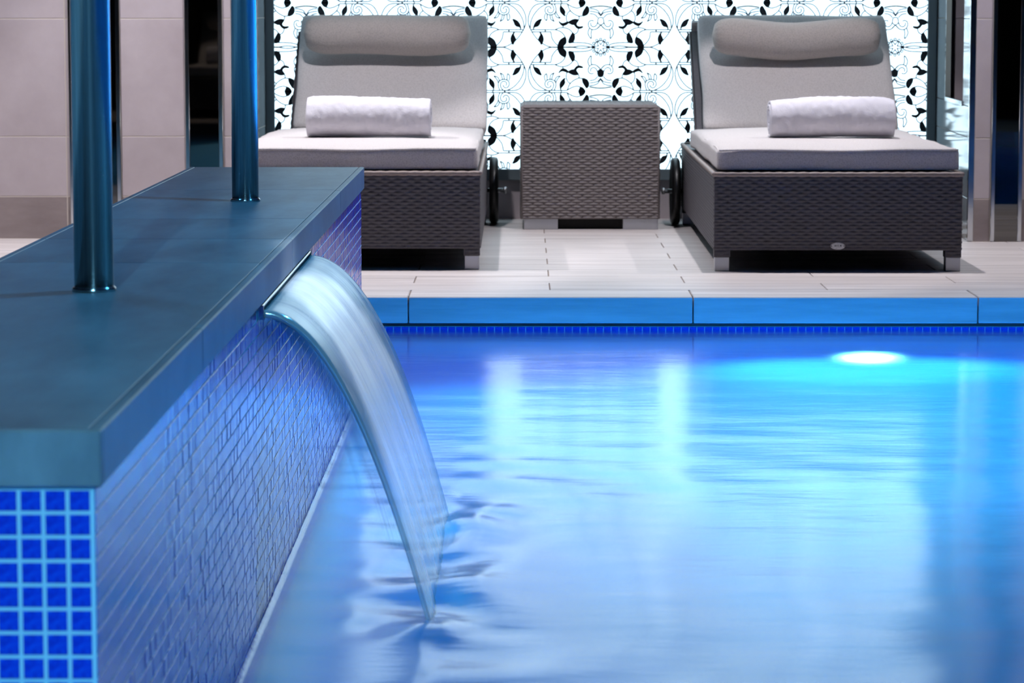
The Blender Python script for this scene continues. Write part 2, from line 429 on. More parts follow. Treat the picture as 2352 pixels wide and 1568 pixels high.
mirror_strip('mirror_strip', -1.47, -1.303, WALL_Y, 'narrow smoked mirror strip in tiled wall behind the nearer steel pole')
mirror_strip('mirror_strip', -1.093, -.971, WALL_Y, 'narrow smoked mirror strip in tiled wall left of the farther steel pole')
wr = tiled_wall('wall_back_right', 1.4475, RX1, COL_Y, .2, [(1.502, 1.603)], [2.30, 3.04])
mirror_strip('mirror_strip', 1.502, 1.603, COL_Y, 'narrow smoked mirror strip in tiled pier right of the right lounger')

# right flank of the recess, slightly splayed, with a tall opening
SX0, SX1 = 1.433, 1.468          # x at front and at back
fl = empty('wall_recess_right', (SX0, COL_Y + .012, 0)); fl.rotation_euler = (0, 0, -math.atan((SX1 - SX0) / (BACK_Y - COL_Y - .012))); fl['kind'] = 'structure'
LN = BACK_Y - COL_Y - .012
OA, OB, OZ = .20, .72, .432     # opening along the flank and its sill
def flank_tile(a, b, za, zb): bar('wall_tile', 'recess_tile', fl, 0, .014, a + .001, b - .001, za + .001, zb - .001, .0008)
for za, zb in ((0, .1375), (.1375, .332), (.332, OZ)): flank_tile(.012, LN, za, zb)
for za, zb in ((OZ, .712), (.712, 1.092), (1.092, 1.472), (1.472, HEAD_Z)):
    flank_tile(.012, OA, za, zb); flank_tile(OB, LN, za, zb)
bar('grout_bed', 'grout', fl, .004, .016, .012, LN, 0, OZ - .001); bar('grout_bed', 'grout', fl, .004, .016, .012, OA - .001, OZ, HEAD_Z); bar('grout_bed', 'grout', fl, .004, .016, OB + .001, LN, OZ, HEAD_Z)
bar('sill', 'wall_tile', fl, .016, .5, OA - .02, OB + .02, OZ - .03, OZ - .004)
bar('sill_trim', 'chrome', fl, -.004, .018, OA, OB, OZ - .004, OZ + .012, .001)
bar('opening_trim', 'chrome', fl, -.003, .016, OB - .010, OB + .001, OZ + .012, HEAD_Z, .001)
for za, zb in ((OZ - .1, .712), (.712, 1.092), (1.092, 1.472), (1.472, HEAD_Z)):
    bar('wall_tile', 'wall_tile', fl, .03, .5, OB - .005, OB + .01, za + .001, zb - .001, .0008)
bar('opening_back', 'wall_tile', fl, .5, .512, OA - .05, OB + .05, OZ - .05, HEAD_Z)
bar('corner_trim', 'chrome', fl, -.003, .0165, -.012, .013, .001, HEAD_Z, .0015)
# left flank
fl2 = struct('wall_recess_left', 'grout', -.925, -.914, WALL_Y + .012, BACK_Y, 0, HEAD_Z)
for za, zb in ((0, .1375), (.1375, .332), (.332, .712), (.712, 1.092), (1.092, 1.472), (1.472, HEAD_Z)):
    bar('wall_tile', 'recess_tile', fl2, -.917, -.911, WALL_Y + .013, BACK_Y - .001, za + .001, zb - .001, .0008)
# header and soffit of the recess, wall below the panel
struct('wall_header', 'wallpaint', -.911, 1.447, WALL_Y - .1, BACK_Y + .2, HEAD_Z, CEIL)
struct('wall_recess_back', 'wall_tile', -.914, 2.0, BACK_Y, BACK_Y + .2, -.02, HEAD_Z)

# ---- backlit panel
lp = empty('light_panel', (.277, BACK_Y, .139)); tag(lp, 'backlit white panel printed with black leaf and scroll pattern behind the loungers', 'light panel')
QX0, QX1, QZ0, QZ1 = -.878, 1.4316, .178, HEAD_Z - .03
bar('diffuser', 'panel', lp, QX0 - .277 - .01, QX1 - .277 + .01, -.016, -.004, QZ0 - .139 - .01, QZ1 - .139 + .01)
yf = -.030
bar('frame_rail', 'frame', lp, -.911 - .277, 1.464 - .277, yf, -.002, 0, QZ0 - .139, .002)
bar('frame_rail', 'frame', lp, -.911 - .277, 1.464 - .277, yf, -.002, QZ1 - .139, QZ1 - .139 + .028, .002)
bar('frame_rail', 'frame', lp, -.911 - .277, QX0 - .277, yf, -.002, QZ0 - .139, QZ1 - .139, .002)
bar('frame_rail', 'frame', lp, QX1 - .277, 1.464 - .277, yf, -.002, QZ0 - .139, QZ1 - .139, .002)
# printed motif, drawn for one quarter of the repeat and mirrored
LEAF = [
 [(1120,440),(1095,300),(1160,215),(1210,165),(1325,165),(1315,260),(1280,340),(1220,400)],
 [(925,295),(1020,290),(1010,390),(965,490),(910,565),(865,510),(855,420),(880,345)],
 [(1805,240),(1830,300),(1870,350),(1865,420),(1835,480),(1820,520),(1840,590),(1810,560),(1760,480),(1740,390),(1765,290)],
 [(620,745),(660,705),(745,690),(810,720),(850,770),(880,800),(940,805),(1030,860),(960,915),(860,950),(750,930),(790,860),(810,820),(790,770),(730,740)],
 [(1030,860),(1090,800),(1185,770),(1250,810),(1305,890),(1250,850),(1180,835),(1060,875)],
 [(2020,670),(2010,760),(1960,860),(1890,920),(1795,950),(1825,880),(1850,810),(1900,755),(1990,730)],
 [(1125,1040),(1200,1090),(1260,1170),(1270,1260),(1250,1350),(1235,1310),(1170,1240),(1130,1160),(1140,1090)],
 [(630,1045),(620,1150),(570,1240),(515,1315),(465,1270),(455,1180),(490,1100),(550,1060)],
 [(685,1295),(720,1360),(728,1415),(565,1415),(580,1360),(630,1310)],
]
THICK = [[(1325,165),(1500,165)], [(1685,600),(1685,655)], [(119,1320),(250,1312),(440,1280)], [(900,168),(1200,165)], [(1560,1385),(1560,1415)]]
THIN = [
 [(390,165),(560,195),(700,200),(900,170)], [(350,220),(480,270),(700,290),(920,295)],
 [(1500,165),(1620,195),(1760,265),(1870,350),(2000,500),(2100,660),(2150,780),(2170,920),(2140,1100),(2060,1260),(1960,1350),(1840,1385),(1560,1385)],
 [(2110,690),(2100,850),(2040,1020),(1930,1180),(1800,1300),(1650,1375),(1560,1400)],
 [(1340,215),(1430,310),(1500,430),(1525,590)], [(1525,595),(2080,595)], [(1400,655),(2100,655)],
 [(1120,440),(1180,540),(1290,620),(1400,655)], [(910,565),(990,650),(1100,700),(1220,715),(1330,690),(1400,660)], [(1185,715),(1185,770)],
 [(870,520),(790,570),(755,640),(748,690)], [(745,935),(730,990),(745,1035),(860,1090),(960,1170),(1020,1260),(1060,1380)], [(640,1045),(745,1035)],
 [(1065,870),(1090,960),(1080,1060),(1040,1140),(985,1185)], [(685,1290),(780,1265),(900,1290),(1000,1340),(1070,1385)], [(1060,1385),(1560,1385)],
 [(1430,1380),(1390,1280),(1385,1190),(1430,1110),(1530,1075),(1630,1095),(1690,1160),(1690,1240),(1640,1300),(1570,1305),(1525,1260),(1530,1230)],
 [(1530,1385),(1470,1320),(1445,1230),(1480,1150),(1550,1125),(1610,1160),(1620,1220),(1590,1250)],
 [(1255,975),(1340,1070),(1385,1170)], [(1255,975),(1350,1000),(1400,1060),(1410,1120)], [(1430,885),(1480,980),(1500,1070)], [(1430,885),(1530,950),(1555,1070)],
 [(1650,905),(1630,1000),(1635,1085)], [(1650,905),(1710,980),(1690,1110)],
 [(140,760),(230,680),(340,655),(430,700),(470,790),(450,880),(380,915),(310,895)], [(215,850),(250,770),(330,740),(395,780),(400,860)],
 [(375,650),(390,540),(380,440),(400,410),(460,500),(480,580),(445,690)],
 [(200,990),(290,1080),(430,1110)], [(119,1040),(220,1140),(430,1175)], [(119,1060),(200,1190),(330,1240),(430,1240)], [(119,790),(20,690)],
 [(119,785),(190,830),(205,890),(180,980),(119,1005)],
 [(1250,1350),(1225,1415)],
]
def spline(p, n=5, closed=False):
    out = []; N = len(p)
    for i in range(N if closed else N - 1):
        g = (lambda k: p[k % N]) if closed else (lambda k: p[max(0, min(N - 1, k))])
        a, b, c, d = g(i - 1), g(i), g(i + 1), g(i + 2)
        for k in range(n):
            t = k / n
            out.append(tuple(.5 * (2 * b[j] + (c[j] - a[j]) * t + (2 * a[j] - 5 * b[j] + 4 * c[j] - d[j]) * t * t + (3 * b[j] - a[j] - 3 * c[j] + d[j]) * t ** 3) for j in (0, 1)))
    if not closed: out.append(p[-1])
    return out
SU, SV = .2603 / 2081, .1563 / 1250
RCX, RCZ = .2768, .6088
def clampq(x, z): return (max(QX0, min(QX1, x)), max(QZ0, min(QZ1, z)))
leaf_mb, line_mb = MB(), MB()
def in_panel(ps): return any(QX0 < x < QX1 and QZ0 < z < QZ1 for x, z in ps)
def put_poly(mb, ps, yo):
    if not in_panel(ps): return
    vs = [(*clampq(x, z),) for x, z in ps]
    mb.add([(x - .277, yo, z - .139) for x, z in vs], [tuple(range(len(vs)))])
def put_line(mb, ps, w, yo):
    if not in_panel(ps): return
    L, R_ = [], []
    for i, (x, z) in enumerate(ps):
        a, b = ps[max(0, i - 1)], ps[min(len(ps) - 1, i + 1)]
        dx, dz = b[0] - a[0], b[1] - a[1]; l = math.hypot(dx, dz) or 1
        nx, nz = -dz / l * w / 2, dx / l * w / 2
        L.append(clampq(x + nx, z + nz)); R_.append(clampq(x - nx, z - nz))
    n = len(ps)
    mb.add([(x - .277, yo, z - .139) for x, z in L + R_], [(i, i + 1, n + i + 1, n + i) for i in range(n - 1)])
leafS = [spline(p, 4, True) for p in LEAF]; thinS = [spline(p, 5) for p in THIN]; thickS = [spline(p, 4) for p in THICK]
ros = [[(119 + 185 * math.cos(a * PI / 16), 165 + 185 * math.sin(a * PI / 16)) for a in range(33)]]
for k in range(12):
    ca, sa = math.cos(k * PI / 6), math.sin(k * PI / 6)
    ros.append([(119 + 222 * ca + 34 * math.cos(a * PI / 5), 165 + 222 * sa + 34 * math.sin(a * PI / 5)) for a in range(11)])
ros.append([(119 + (120 + 55 * math.cos(6 * a * PI / 36)) * math.cos(a * PI / 36), 165 + (120 + 55 * math.cos(6 * a * PI / 36)) * math.sin(a * PI / 36)) for a in range(73)])
for kx in range(-3, 4):
    for kz in range(-2, 5):
        cx, cz = RCX + kx * .5206, RCZ + kz * .3126
        for sx in (1, -1):
            for sz in (1, -1):
                f = lambda p: (cx + sx * (p[0] - 119) * SU, cz - sz * (p[1] - 165) * SV)
                for q in leafS:
                    pq = [f(p) for p in q]; put_poly(leaf_mb, pq, -.0172); put_line(leaf_mb, pq + pq[:1], .0038, -.0172)
                if sz == 1: put_poly(leaf_mb, [f(p) for p in [(119, 785), (190, 830), (205, 890), (180, 980), (119, 1005)]], -.0172)
                for q in thickS: put_line(leaf_mb, [f(p) for p in q], .0048, -.0171)
                for q in thinS: put_line(line_mb, [f(p) for p in q], .0038, -.0169)
        for q in ros: put_line(line_mb, [(cx + (p[0] - 119) * SU, cz - (p[1] - 165) * SV) for p in q], .0036, -.0168)
        for s in (1, -1): put_poly(leaf_mb, [(cx + s * u * SU, cz + w * SV) for u, w in ((185, 45), (270, 0), (185, -45))], -.0173)
leaf_mb.build('printed_leaves', 'print', lp, kind='stuff')
line_mb.build('printed_scrolls', 'print_line_glow', lp, kind='stuff')

# ------------------------------------------------------------------ ceiling downlights
for i, (x, y, p, c, ang, aim) in enumerate(DOWNLIGHTS):
    e = empty('ceiling_downlight', (x, y, CEIL)); blue = c[0] < .5
    where = ['above the left lounger', 'above the right lounger', 'above the deck right of the pier', 'above the deck left of the steel poles', 'added as fill left of the mosaic wall', 'added as fill over the middle of the pool', 'above the near deck behind the mosaic wall', 'added as fill over the near right pool edge', 'above the lounger on the near deck', 'added to brighten the falling water'][i]
    tag(e, ('small blue round recessed downlight ' if blue else 'small white round recessed downlight ') + where, 'downlight', 'recessed ceiling downlights')
    n = 20; pr = [(.030, -.001), (.046, -.001), (.048, -.005), (.034, -.008), (.031, -.003)]
    vs = [(rr * math.cos(2 * PI * k / n), rr * math.sin(2 * PI * k / n), zz) for rr, zz in pr for k in range(n)]
    MB().add(vs, [(a * n + k, a * n + (k + 1) % n, (a + 1) * n + (k + 1) % n, (a + 1) * n + k) for a in range(4) for k in range(n)]).build('trim_ring', 'chrome', e, True)
    MB().add([(.031 * math.cos(2 * PI * k / n), .031 * math.sin(2 * PI * k / n), -.003) for k in range(n)], [tuple(range(n))]).build('lens', 'lens_blue' if blue else 'lens', e)
    ld = bpy.data.lights.new('downlight', 'SPOT'); ld.energy = p; ld.color = c; ld.spot_size = math.radians(ang); ld.spot_blend = .15; ld.shadow_soft_size = .03
    lo = bpy.data.objects.new('downlight_beam', ld); COL.objects.link(lo); lo.parent = e; lo.location = (0, 0, -.012)
    if aim: lo.rotation_euler = (Vector(aim) - Vector((x, y, CEIL))).to_track_quat('-Z', 'Y').to_euler()

# ------------------------------------------------------------------ low mosaic wall with stone capping
WX0, WX1, WY0, WY1, WZ = -.725, -.3545, 2.424, 6.508, .350
CX0, CX1, CY0, CY1, CZ = -.7315, -.3480, 2.420, 6.515, .398
fw = empty('fountain_wall', ((WX0 + WX1) / 2, WY0, POOL_Z)); tag(fw, 'low blue mosaic wall with grey stone capping running through the pool', 'wall')
ox, oy, oz = (WX0 + WX1) / 2, WY0, POOL_Z
def wb(name, mat, x0, x1, y0, y1, z0, z1, bev=0.0): return bar(name, mat, fw, x0 - ox, x1 - ox, y0 - oy, y1 - oy, z0 - oz, z1 - oz, bev)
wb('wall_core', 'mosaic_grout', WX0 + .002, WX1 - .0005, WY0 + .0005, WY1 - .002, POOL_Z, WZ)
rest = MB(); ncol = int((WY1 - WY0) / MP); nrow = 30
for r in range(nrow):
    z = WZ - .0012 - MP * (r + .5)
    for c in range(ncol):
        y = WY0 + .003 + MP * (c + .5); yy = WX1
        if 3.93 < y < 4.87 and z > .325: continue
        if c < 23 and r < 10: link('mosaic_tile', tile_me, fw, (WX1 - .0005 - ox, y - oy, z - oz), (0, random.uniform(-.012, .012), PI / 2 + random.uniform(-.012, .012)))
        else:
            w = random.uniform(-.00035, .00035)
            rest.add([(WX1 - .0005 - b + w - ox, a + y - oy, d + z - oz) for a, b, d in tv], tf)
    for c in range(18):
        x = WX1 - .0025 - MP * (c + .5)
        if c < 6 and r < 10: link('mosaic_tile', tile_end, fw, (x - ox, WY0 - oy, z - oz), (random.uniform(-.02, .02), 0, random.uniform(-.02, .02)))
        else: rest.add([(a + x - ox, b + WY0 - oy, d + z - oz) for a, b, d in tv], tf)
    # far end
    for c in range(18):
        x = WX1 - .0025 - MP * (c + .5); rest.add([(-a + x - ox, -b + WY1 - .002 - oy, d + z - oz) for a, b, d in tv], tf)
rest.build('mosaic', 'mosaic', fw, kind='stuff')
tops = [CY0, 4.044, 4.467, 4.904, 5.69, CY1]
for a, b in zip(tops, tops[1:]): wb('capping_slab', 'cap', CX0 + .012, CX1 - .012, a + (.012 if a == CY0 else .0012), b - .0012, WZ + .001, CZ, .0008)
edges = [CY0, 3.203, 4.467, 5.658, CY1]
for s, (x0, x1) in (('r', (CX1 - .0115, CX1)), ('l', (CX0, CX0 + .0115))):
    for a, b in zip(edges, edges[1:]): wb('capping_edge', 'cap', x0, x1, a + (.0117 if a == CY0 else .0008), b - .0008, WZ, CZ + .0002, .0018)
wb('capping_edge', 'cap', CX0, CX1, CY0, CY0 + .0115, WZ, CZ + .0002, .0018)
# spill slot
LY0, LY1, LZ = 3.945, 4.856, .338
wb('spill_lip', 'chrome', WX1 - .05, WX1 + .010, LY0, LY1, LZ - .008, LZ - .005, .0008)
wb('spill_lip', 'chrome', WX1 - .05, WX1 + .007, LY0, LY1, WZ - .0045, WZ - .001, .0008)
for yy in (LY0, LY1): wb('slot_cheek', 'chrome', WX1 - .05, WX1 + .008, yy - .002, yy + .002, LZ - .008, WZ - .001)

# ---- two steel poles standing on the capping
def pole(x, y, r, label, ztop):
    e = empty('steel_pole', (x, y, CZ)); tag(e, label, 'pole', 'steel poles on the capping')
    n = 40
    MB().tube([(0, 0, .0), (0, 0, ztop - CZ)], r, n).build('tube', 'rail', e, True)
    MB().tube([(0, 0, .0002), (0, 0, .004), (0, 0, .006)], [r + .003, r + .0025, r + .0005], n).build('sealant_ring', 'rail', e, True)
    return e
pole(-.5285, 3.637, .0243, 'thick steel pole standing on the capping nearest the camera', CEIL)
pole(-.5010, 5.350, .0243, 'steel pole standing on the capping nearer the loungers', CEIL)

# ------------------------------------------------------------------ water
def fall_sheet(name, mat, y0, y1, v, yshift, thick, label, zdrop, nu=70, nv=44, dx0=0):
    x0 = WX1 + .006; z0 = LZ - .001; T = math.sqrt(2 * zdrop / 9.81)
    def f(side):
        def g(u, w):
            t = T * w
            yy0 = y0 + yshift[0] * w * w; yy1 = y1 + yshift[1] * w * w
            y = yy0 + (yy1 - yy0) * u
            rip = (.0035 * noise.noise(Vector((y * 9, w * .8, 3))) + .0012 * noise.noise(Vector((y * 60, w * .5, 7)))) * min(1, w * 3)
            tk = thick * (1 - .4 * w) * (1 if .02 < u < .98 else 1.6)
            vx, vz = v, -9.81 * t; l = math.hypot(vx, vz); nx, nz = -vz / l, vx / l
            s = (tk / 2 if side else -tk / 2) + rip
            return (x0 + dx0 + v * t + nx * s, y, z0 - .5 * 9.81 * t * t + nz * s)
        return g
    mb = MB(); mb.grid(f(1), nu, nv, True); nb = len(mb.v); mb.grid(f(0), nu, nv, True)
    W_ = nu + 1
    mb.f = [q for q in mb.f[:nu * nv]] + [tuple(reversed(q)) for q in mb.f[nu * nv:]]
    ring = list(range(W_)) + [j * W_ + nu for j in range(1, nv + 1)] + [nv * W_ + i for i in range(nu - 1, -1, -1)] + [j * W_ for j in range(nv - 1, 0, -1)]
    for i in range(len(ring)): a, b = ring[i], ring[(i + 1) % len(ring)]; mb.f.append((a, a + nb, b + nb, b))
    o = mb.build(name, mat, None, True)
    tag(o, label, 'water'); return o
fall_sheet('waterfall', 'fall', LY0 + .004, LY1 - .003, .752, (.035, .012), .006, 'silky sheet of water pouring from the slot under the stone capping', LZ - WATER + .012)
def veil():
    x0 = WX1 + .006; z0 = LZ - .001; T = math.sqrt(2 * .36 / 9.81); mb = MB()
    def g(side):
        def f(u, w):
            t = T * w; v = .735 - .50 * u ** .8
            y = LY0 + .004 + .035 * w * w + .010 * u + .05 * u * w
            return (x0 + v * t, y + side + .004 * noise.noise(Vector((u * 6, w * 1.5, 1))), z0 - .5 * 9.81 * t * t)
        return f
    nu, nv = 30, 40; W_ = nu + 1
    mb.grid(g(-.001), nu, nv, True); nb = len(mb.v); mb.grid(g(.001), nu, nv, True)
    ring = list(range(W_)) + [j * W_ + nu for j in range(1, nv + 1)] + [nv * W_ + i for i in range(nu - 1, -1, -1)] + [j * W_ for j in range(nv - 1, 0, -1)]
    for i in range(len(ring)): a, b = ring[i], ring[(i + 1) % len(ring)]; mb.f.append((a, a + nb, b + nb, b))
    tag(mb.build('water_veil', 'veil', None, True), 'thin blue water veil hanging between the mosaic wall and the falling sheet', 'water')
veil()

def water_h(x, y):
    n = noise.noise
    h = .0020 * n(Vector((x * 1.4, y * 2.2, 0))) + .0005 * n(Vector((x * 3.5, y * 7, 4)))
    # disturbance where the sheet lands
    dx = x + .12; dy = max(0, LY0 - y, y - LY1)
    d = math.hypot(max(0, abs(dx) - .0), dy)
    h += .016 * math.exp(-(d / .10) ** 2) * n(Vector((x * 9, y * 6, 2)))
    if dx > 0: h += .0032 * math.exp(-d / .40) * math.sin(d * 26 + 2 * n(Vector((x * 2, y * 2, 8))))
    h += .0016 * math.exp(-d / .8) * n(Vector((x * 4, y * 9, 6)))
    if x >= WX1 and WY0 <= y <= WY1: h += .0045 * math.exp(-(x - WX1) / .005)
    return WATER + h
wm = MB()
def span(a, b, n): return [a + (b - a) * k / n for k in range(n + 1)]
near_w = [.0015, .003, .005, .008, .012, .02]
xs = span(PX0, WX0, 3)[:-1] + [WX0] + [WX1] + [WX1 + q for q in near_w] + span(WX1 + .03, 1.6, 170) + span(1.6, PX1, 30)[1:]
ys = span(PY0, WY0, 60)[:-1] + span(WY0, WY1, 240) + span(WY1, far_y - .001, 60)[1:]
ix0, ix1 = xs.index(WX0), xs.index(WX1); iy0, iy1 = 60, 300
wm.v = [(x, y, water_h(x, y)) for y in ys for x in xs]; nx_ = len(xs)
wm.f = [(j * nx_ + i, j * nx_ + i + 1, (j + 1) * nx_ + i + 1, (j + 1) * nx_ + i) for j in range(len(ys) - 1) for i in range(nx_ - 1) if not (ix0 <= i < ix1 and iy0 <= j < iy1)]
wo = wm.build('pool_water', 'water', None, True); tag(wo, 'rippled blue pool water reflecting the lit panel', 'water', kind='stuff')
# ------------------------------------------------------------------ loungers
UP, VP_ = .0376, .0091
def weave(mb, o, a, b, la, lb, nrm, up=UP, vp=VP_, dep=.0032):
    """woven relief on a rectangle: origin o, unit axes a (along strands) and b (up), outward normal nrm"""
    nu = max(2, int(la / up * 7)); nv = max(2, int(lb / vp * 4))
    o, a, b, nrm = Vector(o), Vector(a), Vector(b), Vector(nrm)
    def f(u, v):
        U, V = u * la, v * lb; rw = math.floor(V / vp + 1e-6); fr = V / vp - rw
        c = abs(math.cos(PI * (U / up / 1.0 + .5 * (rw % 2)))) ** .8
        h = math.sqrt(max(0, 1 - (2 * fr - 1) ** 2)) * (.06 + .94 * c)
        if u in (0, 1) or v in (0, 1): h = 0
        return o + a * U + b * V + nrm * (h * dep)
    return mb.grid(f, nu, nv)
LW, LL, BZ0, BZ1 = .704, 1.885, .060, .281
def make_lounger():
    e = empty('sun_lounger', (0, 0, 0))
    h = LW / 2
    # woven base
    weave(MB(), (-h, 0, BZ0), (1, 0, 0), (0, 0, 1), LW, BZ1 - BZ0 - .006, (0, -1, 0)).build('front_panel', 'wicker_dark', e, True)
    weave(MB(), (h, 0, BZ0), (0, 1, 0), (0, 0, 1), LL, BZ1 - BZ0 - .006, (1, 0, 0)).build('side_panel', 'wicker_dark', e, True)
    weave(MB(), (-h, LL, BZ0), (0, -1, 0), (0, 0, 1), LL, BZ1 - BZ0 - .006, (-1, 0, 0)).build('side_panel', 'wicker_dark', e, True)
    weave(MB(), (h, LL, BZ0), (-1, 0, 0), (0, 0, 1), LW, BZ1 - BZ0 - .006, (0, 1, 0)).build('rear_panel', 'wicker_dark', e, True)
    # twisted rim
    def rim(p, q):
        p, q = Vector(p), Vector(q); L = (q - p).length; n = int(L / .0047); pts = []; rs = []
        for i in range(n + 1):
            pts.append(p.lerp(q, i / n)); rs.append(.0062 + .0016 * abs(math.sin(PI * i * L / n / .0335)))
        return MB().tube(pts, rs, 8)
    zr = BZ1 - .005
    for p, q in (((-h, 0, zr), (h, 0, zr)), ((h, 0, zr), (h, LL, zr)), ((-h, LL, zr), (-h, 0, zr)), ((h, LL, zr), (-h, LL, zr))):
        rim(p, q).build('woven_rim', 'wicker_rim_lit', e, True)
    bar('platform', 'wicker_dark', e, -h + .003, h - .003, .003, LL - .003, BZ1 - .03, BZ1 - .004)
    bar('under_frame', 'black', e, -h + .003, h - .003, .003, LL - .003, BZ0 + .001, BZ0 + .006)
    lw_ = .046
    for sx in (-1, 1):
        for yy in (0, LL - lw_):
            x0, x1 = sorted((sx * h, sx * (h - lw_)))
            lg = MB(); weave(lg, (x0, yy, .040), (1, 0, 0), (0, 0, 1), lw_, BZ0 - .040, (0, -1, 0), dep=.0018)
            lg.box(x0, x1, yy + .0002, yy + lw_, .040, BZ0)
            l = lg.build('leg', 'wicker_dark', e)
            bar('metal_foot', 'foot', l, x0 + .002, x1 - .002, yy + .001, yy + lw_ - .002, 0, .0405, .0015)
    # mattress
    ml = 1.50
    mt = rbox(.690, ml, .060, .009, 28, 44, 6, .012, .005, 3).build('mattress', 'fabric', e, True, (.001, .012 + ml / 2, BZ1 + .004 + .031))
    pts = [(x * .340, -ml / 2 + .003 + .005 * noise.noise(Vector((x * 1.7 , -3.6, 0))), .0275 + .005 * noise.noise(Vector((x * 1.7, -3.75, .15 + 7)))) for x in [i / 20 - 1 for i in range(41)]]
    MB().tube(pts, .0028, 8).build('piping', 'fabric', mt, True)
    for s in (-1, 1):
        pts = [(s * (.338 + .001 * math.sin(i)), -ml / 2 + .012 + i * .05, .026 + .003 * math.sin(i * .7 + s)) for i in range(29)]
        MB().tube(pts, .0026, 8).build('piping', 'fabric', mt, True)
    # back
    hy, hz = 1.512, .352; ty, tz = 1.974, .727
    L = math.hypot(ty - hy, tz - hz); ang = math.atan2(tz - hz, ty - hy)
    bw = .652; bx = .030
    def bloc(t, off): return (bx, hy + (ty - hy) * t - math.sin(ang) * off, hz + (tz - hz) * t + math.cos(ang) * off)
    bc = rbox(bw, L, .050, .016, 26, 22, 4, .006, .004, 11).build('back_cushion', 'fabric', e, True, bloc(.5, -.025), (ang, 0, 0))
    bf = bar('back_frame', 'wicker_dark', e, 0, 0, 0, 0, 0, 0); bf.data = MB().box(-bw / 2 + .004, bw / 2 - .016, -L / 2, L / 2 - .012, -.014, .014, .006).mesh('back_frame', 'wicker_dark')
    bf.location = bloc(.48, -.067); bf.location.x -= .030; bf.rotation_euler = (ang, 0, 0)
    for s in (-1, 1):
        w_ = MB(); weave(w_, ((bw / 2 - .0155) if s > 0 else (-bw / 2 + .0035), -L / 2 if s > 0 else L / 2 - .012, -.014), (0, s, 0), (0, 0, 1), L - .012, .028, (s, 0, 0), .0376, .0091)
        w_.build('frame_weave', 'wicker', bf, True)
    # fabric hood folded over the top of the back frame
    hd = MB()
    def hood(u, v):
        x = (u - .5) * (bw + .004) - .018
        a = v * 2.6
        prof = [(-.012, -.030), (.004, -.036), (.010, -.052), (.006, -.075), (-.03, -.094), (-.10, -.092)]
        i = min(4, int(a / 2.6 * 5)); f_ = a / 2.6 * 5 - i
        p, q = prof[i], prof[i + 1]
        wv = .004 * noise.noise(Vector((x * 9, v * 4, 5)))
        return (x, L / 2 + p[0] + (q[0] - p[0]) * f_ + wv, p[1] + (q[1] - p[1]) * f_ + wv)
    hd.grid(hood, 40, 20); hd.build('back_sleeve', 'fabric', e, True, bloc(.5, 0), (ang, 0, 0))
    for s in (-1, 1):
        MB().box(bx + s * .25 - .012, bx + s * .25 + .012, 1.80, 1.824, BZ1 - .006, .50).build('back_strut', 'rubber', e)
    # transport wheels at the head end
    for s in (-1, 1):
        r_, n = .1165, 36; prof = [(.02, -.012), (.085, -.010), (.092, -.015), (.106, -.0155), (.1145, -.011), (.1165, 0), (.1145, .011), (.106, .0155), (.092, .015), (.085, .010), (.02, .012)]
        vs = [(xx, rr * math.cos(2 * PI * k / n), rr * math.sin(2 * PI * k / n)) for rr, xx in prof for k in range(n)]
        fs = [(i * n + k, i * n + (k + 1) % n, ((i + 1) % len(prof)) * n + (k + 1) % n, ((i + 1) % len(prof)) * n + k) for i in range(len(prof)) for k in range(n)]
        w = MB().add(vs, fs).build('wheel', 'rubber', e, True, (s * (h + .026), LL - .09 + .03, r_))
        MB().tube([(-s * .06, 0, 0), (s * .034, 0, 0)], .0075, 14).build('axle', 'steel', w, True)
        MB().tube([(s * .034, 0, 0), (s * .037, 0, 0), (s * .044, 0, 0), (s * .047, 0, 0)], [.008, .0115, .0115, .006], 16).build('hub_cap', 'foot', w, True)
    return e
proto = make_lounger()
proto.location = (.8985, 8.4165, 0); proto.rotation_euler = (0, 0, math.radians(-.25))
tag(proto, 'grey woven sun lounger with oval badge, right of the side table', 'sun lounger', 'sun loungers')
lg2 = copy_tree(proto); lg2.location = (-.474, 8.470, 0); lg2.rotation_euler = (0, 0, math.radians(.1))
for c_ in lg2.children:
    if c_.name.startswith(('back_frame', 'back_sleeve')): c_.location.x += .014
tag(lg2, 'grey woven sun lounger partly hidden by the mosaic wall, left of the side table', 'sun lounger', 'sun loungers')
lg3 = copy_tree(proto); lg3.location = (-2.02, -1.0, 0); lg3.rotation_euler = (0, 0, PI)
tag(lg3, 'grey woven sun lounger seen only as a reflection in the smoked mirror strips', 'sun lounger', 'sun loungers')
# maker's badge on the right lounger only
n = 28
bp = MB(); bp.add([(.0215 * math.cos(2 * PI * k / n), 0, .0108 * math.sin(2 * PI * k / n)) for k in range(n)] + [(.0200 * math.cos(2 * PI * k / n), -.0022, .0095 * math.sin(2 * PI * k / n)) for k in range(n)],
       [(k, (k + 1) % n, n + (k + 1) % n, n + k) for k in range(n)] + [tuple(n + k for k in range(n))])
bd = bp.build('badge', 'badge', proto, False, (0, -.0024, .0725)); bd['label'] = 'small oval metal badge'
for s in (-1, 1):
    MB().tube([(0, 0, 0), (0, -.001, 0)], .0016, 10).build('rivet', 'black', bd, False, (s * .0178, -.0018, 0))
for i, (dx_, hh) in enumerate(((-.0085, .004), (-.0060, .004), (-.0018, .0035), (.0022, .0035), (.0070, .0045), (.0095, .004))):
    MB().box(dx_ - .0009, dx_ + .0009, -.0026, -.0021, -hh / 2 + .001, hh / 2 + .001).build('engraved_mark', 'black', bd)

